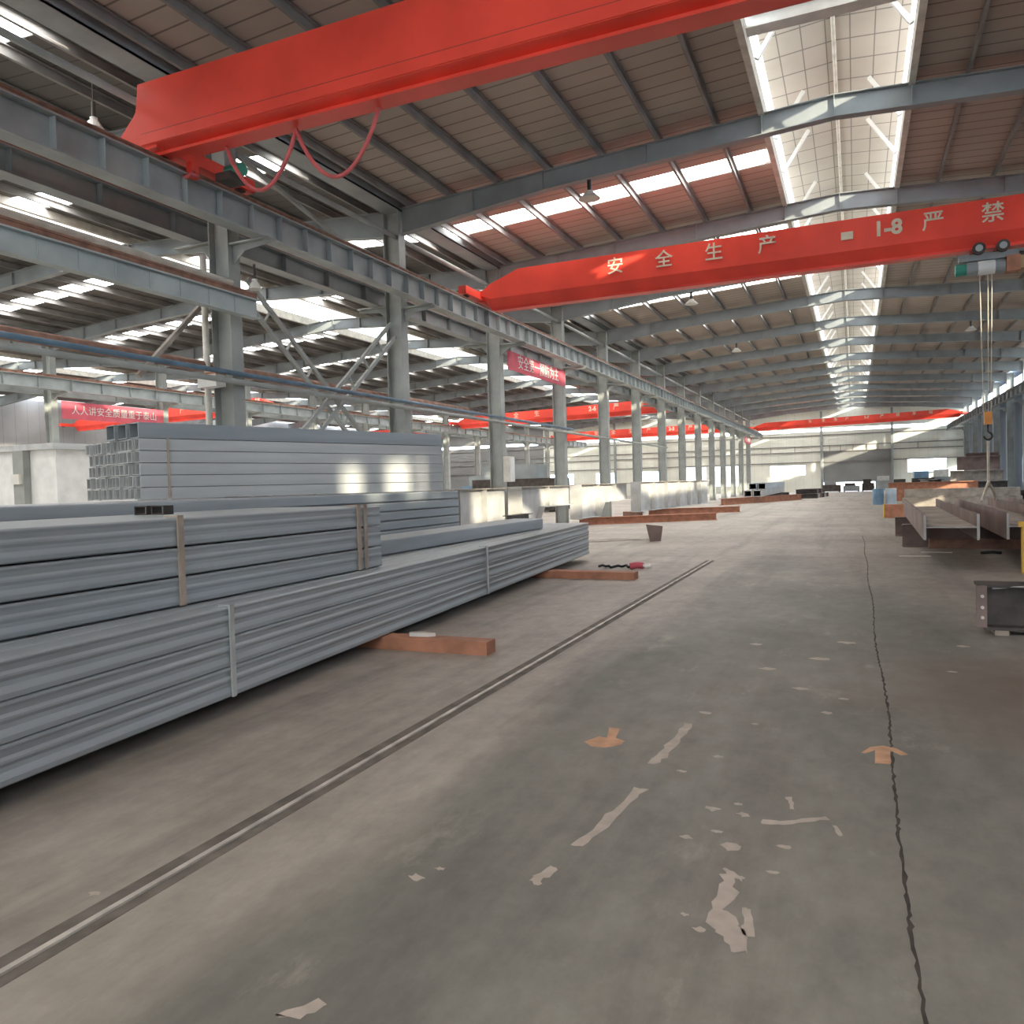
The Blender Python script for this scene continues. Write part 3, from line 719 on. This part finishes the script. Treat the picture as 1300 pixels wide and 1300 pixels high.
# ------------------------------------------------------------------ plate girders further on
def girder(x, y0, y1, z0, z1, stepf, label, dx=0, lit='plate', ribs=3):
    L = y1 - y0
    t = thing('plate_girder', label, 'girder', (x, y0, z0), -math.atan2(dx, L)); H = z1 - z0
    zs = H * .42 if stepf else 0
    s = L * stepf
    pts = [(0, 0), (s, 0), (s + .5, zs), (L, zs), (L, H), (0, H)] if stepf else [(0, 0), (L, 0), (L, H), (0, H)]
    MB().poly(pts, -.01, .01, 'X').build('web', M[lit], t)
    MB().box(-.22, .22, 0, L, H - .03, H).build('top_flange', M['hweb'], t)
    b = MB()
    if stepf:
        b.poly([(0, -.0), (s, 0), (s + .5, zs), (L, zs), (L, zs + .025), (s + .49, zs + .025), (s - .01, .025), (0, .025)], -.22, .22, 'X')
    else: b.box(-.22, .22, 0, L, 0, .025)
    b.build('bottom_flange', M[lit], t)
    MB().box(-.24, .24, -.03, 0, -.02, H).build('end_plate', M[lit], t)
    for k in range(ribs):
        yy = L * (k + 1) / (ribs + 1)
        MB().box(.01, .2, yy - .01, yy + .01, zs + .03 if yy > s else .03, H - .03).build('stiffener', M[lit], t)
    return t
girder(-9.95, 17.2, 22.2, .42, 1.56, 0, 'pale plate girder partly behind the grey stacks, nearest in the girder row', 0, 'plate', 2)
girder(-9.75, 22.6, 27.6, .35, 1.58, .3, 'pale stepped plate girder, second in the girder row', 0, 'plate', 1)
girder(-9.6, 28.0, 34.2, .3, 1.6, .35, 'pale stepped plate girder, third in the girder row', .25, 'plate', 2)
girder(-9.0, 34.5, 46.5, .3, 1.64, 0, 'long pale plate girder with upright ribs, last in the girder row', 1.1, 'plate', 5)
for i, (x0, x1, y, h) in enumerate(((-10.2, -9.2, 18.2, .42), (-10.2, -8.9, 21.4, .42), (-10.1, -8.7, 23.4, .33), (-9.8, -8.9, 35.2, .29))):
    bearer(x0, x1, y, y, h, .15, 'rusty bearer below the girder row, %s from the camera' % ORD[i], 'rust')
bearer(-9.9, -5.2, 29.2, 32.6, .3, .25, 'rusty steel beam on the floor sloping out from the girder row, nearest of three', 'rust2', 'rusty_beam', ibeam(.29, .25, .02, .015))
bearer(-9.3, -5.3, 38.0, 40.4, .3, .25, 'rusty steel beam on the floor from the girder row, middle of three', 'rust2', 'rusty_beam', ibeam(.29, .25, .02, .015))
bearer(-7.9, -3.7, 51.5, 62.0, .42, .3, 'long rusty steel beam lying farther down the aisle, farthest of three', 'rust2', 'rusty_beam', ibeam(.42, .3, .03, .02))
o = MB().ext(ibeam(.34, .3, .02, .02), (0, 0, 0), (0, 1.6, 0)).build('dark_offcut', M['dark'], None, (-9.15, 20.6, .42)); tag(o, 'short dark steel beam offcut in front of the first plate girder', 'offcut')
t = thing('bent_plate', 'folded steel plate standing on the floor by the rusty beams', 'plate', (-5.1, 20.9, 0))
MB().poly([(0, 0), (.3, .02), (.36, .42), (-.05, .46)], -.01, .01, 'Y').build('front_leaf', M['hbeam'], t)
MB()._add([(0, .02, 0), (-.12, .8, 0), (-.3, .8, .42), (-.05, .02, .46), (.012, .02, 0), (-.108, .81, 0), (-.288, .81, .42), (-.038, .03, .46)], [[0, 1, 2, 3], [7, 6, 5, 4], [0, 4, 5, 1], [1, 5, 6, 2], [2, 6, 7, 3], [3, 7, 4, 0]]).build('side_leaf', M['dark'], t)
o = MB().poly([(0, 0), (.9, .1), (2.2, 1.2), (1.0, 1.3)], 0, .012, 'Z').build('steel_sheet', M['hweb'], None, (-7.4, 20.6, 0)); tag(o, 'thin steel sheet flat on the floor behind the folded plate', 'sheet')
t = thing('cable_sling', 'dark sling with a pink and white end dropped on the floor', 'sling', (-3.95, 14.2, .025))
MB().tube([(-.5 + .05 * k, .1 * math.sin(k * .9) + .01 * k, .02 + .015 * math.sin(k * 2.1)) for k in range(14)], .025, 6).build('rope', M['black'], t, smooth=True)
MB().tube([(.1, 0, .03), (.22, .05, .05), (.34, .02, .04)], .06, 8).build('sleeve', M['pinkred'], t, smooth=True)
MB().tube([(.34, .02, .04), (.46, .06, .05), (.5, -.06, .04), (.4, -.08, .03)], .03, 8).build('eye', M['white'], t, smooth=True)

# far left of the aisle
k4 = 0
for l in range(2):
    for c in range(2):
        o = MB().ring_tube(.52, .44, .04, 19 - l * 3).build('box_beam', M['gal3' if l else 'plate'], None, (-5.8 - c * .6 + .1 * l, 55 + 2 * l, .43 + l * .46))
        tag(o, 'long grey box beam stacked far along the left of the aisle, %s layer, %s' % ('upper' if l else 'lower', 'aisle side' if c == 0 else 'wall side'), 'box beam', 'box beams far along the aisle')
for i, y in enumerate((63.5, 71)):
    bearer(-7.2, -5.2, y, y, .43, .3, 'dark bearer under the far box beams, %s one' % ('near' if i == 0 else 'far'), 'dark')
rr = random.Random(3)
for i in range(6):
    y = 65.5 + i * 1.1; 
    o = MB().ext(ibeam(.35, .25, .02, .02), (-.9, -.2, 0), (.9, .25 * (i % 3), .0)).build('beam_offcut', M[('dark', 'plate', 'hbeam')[i % 3]], None, (-3.6 + .12 * i, y, 0)); tag(o, 'steel offcut piled at the aisle edge before the door, %s from camera' % ORD[i], 'offcut', 'offcuts by the far aisle')
for i in range(4):
    o = MB().ext(ibeam(.35, .25, .02, .02), (-.8, -.3, 0), (.7, .4, 0)).build('beam_offcut', M[('dark', 'hbeam')[i % 2]], None, (-3.5 + .1 * i, 66 + i * 1.2, .36)); tag(o, 'steel offcut resting on the lower offcuts before the door, %s from camera' % ORD[i], 'offcut', 'offcuts by the far aisle')
def machine(x, y, w_, d_, h_, label, m1='dark', m2='raft', name='steel_bin'):
    t = thing(name, label, 'machine' if name != 'steel_bin' else 'bin', (x, y, 0))
    MB().box(-w_ / 2, w_ / 2, -d_ / 2, d_ / 2, .1, h_ * .7).build('body', M[m1], t)
    MB().box(-w_ * .4, w_ * .25, -d_ * .4, d_ * .4, h_ * .7, h_).build('top', M[m2], t)
    for sx in (-1, 1):
        MB().box(sx * w_ * .42 - .06, sx * w_ * .42 + .06, -d_ * .45, d_ * .45, 0, .1).build('skid', M['dark'], t)
machine(-2.3, 89.5, 1.8, 1.2, 1.15, 'low dark steel bin before the shutter door, farthest towards the left columns', 'dark', 'raft')
machine(-.4, 90.5, 1.6, 1.2, .95, 'low dark steel bin before the middle of the shutter door', 'raft', 'dark')
machine(1.2, 90.5, 1.2, 1.2, 1.3, 'dark steel bin with raised lid before the shutter door', 'dark', 'dark')
machine(2.7, 88.5, 1.7, 1.4, 1.6, 'grey machine beside the shutter door on the right', 'raft', 'gal2', 'welding_machine')
machine(3.3, 70.0, 1.3, 1.4, 1.3, 'dark machine beyond the orange girder', 'dark', 'dark', 'welding_machine')
machine(5.0, 72.0, 1.6, 1.4, 1.9, 'pale blue topped machine under the right end window', 'dark', 'bluep', 'welding_machine')
machine(6.6, 74.0, 1.6, 1.2, 2.0, 'pale pinkish machine under the right end window', 'raft', 'offwhite', 'welding_machine')

# ------------------------------------------------------------------ right of the aisle
def hbeam(x, y0, L, label, ang):
    t = thing('wide_beam', label, 'steel beam', (x, y0, .5), ang)
    w_, h_ = .78, .43
    for s in (-1, 1):
        fl = MB().box(s * w_ / 2 - .02, s * w_ / 2 + .02, 0, L, 0, h_).build('flange', M['hbeam'], t)
        MB().box(s * w_ / 2 - .02, s * w_ / 2 + .02, -.004, 0, 0, h_).build('cut_end', M['plate'], fl)
    MB().box(-w_ / 2 + .02, w_ / 2 - .02, -.003, .008, .2, .222).build('cut_end', M['plate'], t)
    MB().box(-w_ / 2 + .02, w_ / 2 - .02, .01, L - .01, .2, .222).build('web', M['hweb'], t)
hbeam(1.45, 14.9, 9.6, 'brown wide flange beam lying flat by the aisle, aisle side of three', -.02)
hbeam(2.68, 15.1, 9.8, 'brown wide flange beam lying flat, middle of three', -.025)
hbeam(3.9, 15.4, 10.2, 'brown wide flange beam lying flat, farthest of three from the aisle', -.03)
bearer(.95, 5.4, 19.7, 19.7, .5, .32, 'dark brown steel stand beam crossing under the three wide beams, nearer one', 'hbeam', 'stand_beam', ibeam(.5, .34, .03, .02))
bearer(.95, 5.4, 23.2, 23.2, .5, .32, 'dark brown steel stand beam crossing under the three wide beams, farther one', 'hbeam', 'stand_beam', ibeam(.5, .34, .03, .02))
o = MB().box(1.45, 4.9, 19.2, 19.45, .0, .2).build('rusty_plank', M['rust'], None); tag(o, 'rusty flat bar on the floor before the dark stand beam', 'bar')
t = thing('steel_trestle', 'yellow steel trestle at the edge of view by the wide beams', 'trestle', (2.85, 14.6, 0))
for s in (-1, 1):
    MB().bar((s * .42, -.05, 0), (s * .42, -.05, .74), .09, .09, (0, 1, 0)).build('leg', M['yellow'], t)
MB().box(-.5, .5, -.12, .02, .74, .82).build('top_bar', M['yellow'], t)
MB().box(-.42, .42, -.07, -.03, .25, .32).build('rung', M['yellow'], t)
MB().box(-.38, -.2, -.14, .02, .44, .7).build('tag_plate', M['wood'], t)
t = thing('bolted_beam', 'dark brown steel beam with bolted end plate at the right edge', 'steel beam', (1.1, 9.1, .05))
MB().box(.0, 2.6, -.16, .16, .42, .45).build('top_flange', M['dark'], t); MB().box(.05, 2.6, -.16, .16, 0, .03).build('bottom_flange', M['dark'], t)
MB().box(.0, 2.6, -.012, .012, .03, .42).build('web', M['dark'], t)
MB().box(-.02, .07, -.19, -.16, .03, .44).build('end_plate', M['hbeam'], t)
for z in (.13, .23, .34):
    MB().tube([(.028, -.215, z), (.028, -.19, z)], .016, 8).build('bolt', M['offwhite'], t)
MB().tube([(.12, -.14, .415), (.3, -.15, .435), (.8, -.16, .44), (1.1, -.16, .435)], .012, 6).build('pale_edge', M['plate'], t)  # thin pale bead along the front edge of the top flange
for i, x in enumerate((1.2, 3.2)):
    bearer(x + .1, x + .1, 8.95, 9.25, .05, .12, 'thin packing block below the bolted dark beam, %s' % ('at its near end' if i == 0 else 'at its far end'), 'strap', 'packing_block')
for i, (x, y, a) in enumerate(((1.05, 17.3, .1), (1.5, 18.2, -.1))):
    o = MB().box(-.28, .28, -.03, .03, 0, .012).build('paper_strip', M['paper'], None, (x, y, .001)); o.rotation_euler = (0, 0, a); tag(o, 'white strip of waste on the floor before the wide beams, %s one' % ('nearer' if i == 0 else 'farther'), 'waste strip')
o = MB().tube([(2.25, 17.9, .03), (2.45, 17.95, .04), (2.6, 17.9, .03)], .03, 6).build('glove', M['black'], smooth=True); tag(o, 'dark glove dropped on the floor before the wide beams', 'glove')
# beyond the wide beams
def drum(x, y, label, top, body='bluep'):
    t = thing('steel_drum', label, 'drum', (x, y, 0))
    MB().tube([(0, 0, 0), (0, 0, .28), (0, 0, .3), (0, 0, .32), (0, 0, .58), (0, 0, .6), (0, 0, .62), (0, 0, .86)], [.28, .28, .295, .28, .28, .295, .28, .28], 20).build('body', M[body], t)
    MB().tube([(0, 0, .86), (0, 0, .89)], .285, 20).build('lid', M[top], t)
drum(1.15, 48.4, 'blue drum by the aisle beyond the orange block, aisle side', 'bluep')
drum(1.8, 48.6, 'blue drum with white lid by the aisle, beside the other drum', 'white', 'paleblue')
t = thing('orange_block', 'orange painted steel block behind the first wide beam', 'steel block', (1.3, 33.3, 0))
MB().box(-.32, .4, -.25, .25, .0, .5).build('body', M['rust2'], t); MB().box(-.34, -.3, -.27, .27, .0, .52).build('end_plate', M['yellow'], t)
bearer(1.9, 6.8, 55, 55, 1.1, .5, 'rust orange girder lying across, beyond the drums', 'rust2', 'orange_girder', ibeam(1.15, .5, .04, .02))
bearer(2.2, 7.4, 45.0, 45.0, .45, .5, 'grey brown box beam lying across beyond the wide beams, lower one', 'hweb', 'cross_beam')
bearer(2.3, 7.3, 45.0, 45.0, .42, .46, 'grey brown box beam lying across beyond the wide beams, upper one', 'hweb', 'cross_beam', None, .46)
o = MB().box(2.25, 6.2, 46, 46.4, 0, .08).build('timber_bearer', M['strap']); tag(o, 'flat timber behind the grey brown cross beams', 'bearer')
# tall dark stack at the right wall
for i, (z, h, x0, x1, y, m_) in enumerate(((0, .5, 5.8, 9.2, 60.5, 'dark'), (0, .5, 6.0, 9.2, 61.4, 'dark'), (.5, .55, 5.4, 9.2, 60.8, 'dark'), (1.05, .75, 5.9, 9.0, 61.0, 'hweb'), (1.82, .9, 6.3, 8.8, 61.0, 'hbeam'), (2.74, .22, 6.8, 8.7, 61.0, 'hbeam'))):
    b = bearer(x0, x1, y, y, h, .8, 'beam in the tall dark stack at the right wall, %s from the ground' % ORD[i], m_, 'stacked_beam', ibeam(h, .8, .04, .03), z); b['group'] = 'tall dark stack'
for i in range(5):
    o = MB().ext(ibeam(.3, .2, .02, .02), (0, 0, 0), (0, 6, 0)).build('dark_beam', M['dark'], None, (8.2 + .35 * (i % 3), 50, .0 + .31 * (i // 3))); tag(o, 'dark beam lying along the right wall before the tall stack, %s' % ORD[i], 'steel beam', 'dark beams at the right wall')
for i in range(3):
    o = MB().ext(ibeam(.3, .2, .02, .02), (0, 0, 0), (0, 5, 0)).build('small_beam', M['plate' if i == 1 else 'dark'], None, (4.9 + .35 * i, 49, 0)); tag(o, 'small steel beam on the floor before the dark stack, %s from the aisle' % ORD[i], 'steel beam', 'small beams before the dark stack')
for i, (x, y, s) in enumerate(((8.3, 37.5, .9), (9.0, 36.2, .7), (8.5, 35, .6))):
    t = thing('timber_crate', 'orange brown timber crate in the sun at the right wall, %s' % ('largest', 'middle sized', 'smallest')[i], 'crate', (x, y, 0))
    MB().box(-s / 2, s / 2, -s / 2, s / 2, .1, s).build('body', M['wood'], t)
    MB().box(-s / 2 - .03, s / 2 + .03, -s / 2 - .03, s / 2 + .03, s, s + .05).build('lid', M['orange' if i == 0 else 'strap'], t)
    for q in (-1, 1): MB().box(q * s * .35 - .05, q * s * .35 + .05, -s / 2, s / 2, 0, .1).build('skid', M['strap'], t)

for l, n_ in enumerate((5, 4, 3)):
    for i in range(n_):
        o = MB().ext(ibeam(.42, .34, .03, .02), (0, 0, 0), (0, 7, 0)).build('heaped_beam', M[('dark', 'hbeam', 'dark', 'raft')[(i + l) % 4]], None, (3.9 + .2 * l + .35 * i, 57, .43 * l))
        tag(o, 'beam in the dark heap left of the tall stack, %s layer, %s from the aisle' % (LN[l], ORD[i]), 'steel beam', 'dark heap of beams')
# ------------------------------------------------------------------ second hall
t = thing('site_cabin', 'white panel cabin in the second hall behind the tube ends', 'cabin', (-20.8, 13.6, 0))
MB().box(-3, 2.4, 0, 2.4, .1, 2.85).build('body', M['white'], t); MB().box(-3.1, 2.5, -.15, 2.5, 2.85, 3.0).build('roof', M['gal2'], t)
MB().box(1.05, 1.45, -.2, -.02, 0, 2.85).build('post', M['col'], t); MB().box(1.1, 1.4, -.3, -.2, 2.0, 2.25).build('lamp', M['lamp'], t)
machine(-19, 45, 5.5, 2.5, 2.9, 'dark machine shed in the second hall behind the third left column', 'dark', 'raft', 'press_machine')
machine(-24, 52, 4, 2.5, 2.4, 'dark blue press in the middle of the second hall', 'bluep', 'raft', 'press_machine')
drum(-15.5, 36, 'blue drum standing in the second hall, near one', 'white'); drum(-14.8, 36.6, 'blue drum standing in the second hall, far one', 'white')

# ------------------------------------------------------------------ floor details
t = thing('floor_rail', 'worn steel rail let into the floor along the stacks', 'rail', (-2.68, 0, 0))
MB().box(-.085, .085, -6, 16.0, .0005, .002).build('groove', mat('groove_dirt', (.17, .148, .125), .85, 0, .2, 6), t)
MB().box(.0, .028, -6, 16.0, .002, .012).build('rail_head', mat('worn_rail', (.66, .61, .54), .45, .3, .2, 5), t)
# long crack
k = MB(); rr = random.Random(11); y = .3; px = None
pts = []
while y < 23.2:
    wv = rr.uniform(.003, .009) * (1.3 if rr.random() < .25 else 1)
    pts.append((.17 + .014 * math.sin(y * 1.3) + rr.uniform(-.006, .006), y, wv)); y += rr.uniform(.02, .07)
for (x0, ya, w0), (x1, yb_, w1) in zip(pts, pts[1:]):
    k._add([(x0 - w0, ya, .0015), (x0 + w0, ya, .0015), (x1 + w1, yb_, .0015), (x1 - w1, yb_, .0015)], [[0, 1, 2, 3]])
struct(k.build('floor_marking', M['crack']))
# bare patches in the coating
def blob(mb, pts, sub=3, amp=.012, z=.0016, seed=1):
    r_ = random.Random(seed); out = []
    n = len(pts)
    for i in range(n):
        a, b = Vector((*pts[i], 0)), Vector((*pts[(i + 1) % n], 0))
        for s in range(sub):
            p = a.lerp(b, s / sub); out.append((p.x + r_.uniform(-amp, amp), p.y + r_.uniform(-amp, amp), z))
    mb._add(out, [list(range(len(out)))])
c = MB()
def streak(pl, w, seed):
    r_ = random.Random(seed); L_ = []; R_ = []
    pl = [Vector((*p, 0)) for p in pl]; out = []
    for i, p in enumerate(pl):
        d = (pl[min(i + 1, len(pl) - 1)] - pl[max(i - 1, 0)]).normalized(); n = Vector((-d.y, d.x, 0))
        L_.append(p + n * w * r_.uniform(.5, 1.2)); R_.append(p - n * w * r_.uniform(.5, 1.2))
    blob(c, [(v.x, v.y) for v in L_ + R_[::-1]], 3, w * .35, .0016, seed)
streak([(-1.02, 5.18), (-1.04, 4.95), (-1.05, 4.7), (-1.06, 4.5), (-1.08, 4.36)], .035, 1)
streak([(-1.05, 3.98), (-1.07, 3.8), (-1.1, 3.6), (-1.12, 3.42), (-1.15, 3.25)], .03, 2)
streak([(-1.17, 3.02), (-1.2, 2.93), (-1.22, 2.88)], .035, 3)
streak([(-.49, 3.22), (-.48, 3.08), (-.49, 2.95), (-.46, 2.85), (-.42, 2.78), (-.39, 2.69)], .045, 4)
streak([(-.39, 2.98), (-.37, 2.88), (-.365, 2.8)], .02, 41)
streak([(-.52, 3.26), (-.47, 3.22), (-.43, 3.2)], .02, 42)
streak([(-.42, 3.78), (-.33, 3.79), (-.24, 3.86), (-.14, 3.92)], .022, 5)
streak([(-.33, 4.12), (-.31, 4.05), (-.3, 3.97)], .015, 6)
streak([(-.11, 3.85), (-.08, 3.74)], .015, 7)
for i, (x, y, s) in enumerate(((-.52, 3.47, .04), (-.51, 3.83, .025), (-.66, 3.85, .03), (-.55, 3.95, .02), (-.97, 5.45, .035), (-.53, 2.78, .02), (-.6, 2.86, .012), (-1.68, 2.75, .03), (-1.62, 2.85, .018), (-.72, 3.5, .022), (-.6, 3.6, .02),
                               (-2.84, 2.18, .02), (-.9, 4.3, .02), (-.75, 4.6, .025), (-.62, 5.3, .02), (-.2, 5.7, .03), (-.4, 6.3, .05), (-.1, 6.1, .03), (-.7, 6.9, .06), (-.3, 7.4, .07), (-.9, 7.9, .05), (-.1, 8.2, .06), (.9, 8.3, .05), (.7, 7.2, .03), (-.33, 3.3, .02), (-.3, 3.55, .025))):
    blob(c, [(x - s * 1.4, y), (x - s * .4, y + s * .9), (x + s, y + s * .6), (x + s * 1.3, y - s * .2), (x, y - s)], 2, s * .3, .0016, 20 + i)
blob(c, [(-1.66, 1.86), (-1.58, 1.97), (-1.52, 1.96), (-1.55, 1.9), (-1.63, 1.84)], 3, .012, .0016, 70)
struct(c.build('floor_marking_2', M['chip']))
a1 = MB(); blob(a1, [(-1.57, 4.60), (-1.51, 4.73), (-1.46, 4.72), (-1.5, 4.93), (-1.42, 4.93), (-1.405, 4.74), (-1.33, 4.70), (-1.33, 4.63), (-1.41, 4.53), (-1.5, 4.53)], 2, .006, .0017, 5)
struct(a1.build('floor_marking_3', M['arrow']))
a2 = MB(); a2._add([(.01, 4.93, .0017), (.06, 5.05, .0017), (.13, 5.10, .0017), (.2, 5.07, .0017), (.26, 4.98, .0017), (.22, 4.95, .0017), (.165, 5.02, .0017), (.16, 4.78, .0017), (.08, 4.77, .0017), (.085, 5.0, .0017), (.03, 4.92, .0017)], [list(range(11))])
struct(a2.build('floor_marking_4', M['arrow']))

# ------------------------------------------------------------------ daylight
W = bpy.data.worlds.new('World'); sc.world = W; W.use_nodes = True
bg = W.node_tree.nodes['Background']; bg.inputs[0].default_value = (.80, .90, 1.0, 1); bg.inputs[1].default_value = 7.0
s = bpy.data.lights.new('sun', 'SUN'); s.energy = 7.5; s.color = (1, .87, .66); s.angle = math.radians(.9)
so = bpy.data.objects.new('sun', s); COL.objects.link(so)
so.rotation_euler = Vector((-1, .8, -.335)).to_track_quat('-Z', 'Y').to_euler()

# ------------------------------------------------------------------ camera
cam = bpy.data.cameras.new('camera'); co = bpy.data.objects.new('camera', cam); COL.objects.link(co)
cam.sensor_width = 36; cam.lens = 36 * 1000 / 1300; cam.clip_end = 400
yaw, pitch, roll = math.radians(23.598), math.radians(-1.879), math.radians(1.6)
fw = Vector((-math.sin(yaw) * math.cos(pitch), math.cos(yaw) * math.cos(pitch), math.sin(pitch)))
rt = Vector((math.cos(yaw), math.sin(yaw), 0)); up = rt.cross(fw)
# image rolled counter-clockwise: verticals lean left at the top
rt2 = rt * math.cos(roll) - up * math.sin(roll); up2 = up * math.cos(roll) + rt * math.sin(roll)
co.matrix_world = Matrix(((rt2.x, up2.x, -fw.x, 0), (rt2.y, up2.y, -fw.y, 0), (rt2.z, up2.z, -fw.z, 1.6), (0, 0, 0, 1)))
sc.camera = co
sc.view_settings.view_transform = 'Standard'; sc.view_settings.look = 'None'; sc.view_settings.gamma = 1
sc.view_settings.exposure = 0.62; sc.view_settings.use_curve_mapping = False
sc.cycles.max_bounces = 8; sc.cycles.diffuse_bounces = 5; sc.cycles.transparent_max_bounces = 12
sc.cycles.use_denoising = True; sc.cycles.sample_clamp_indirect = 6
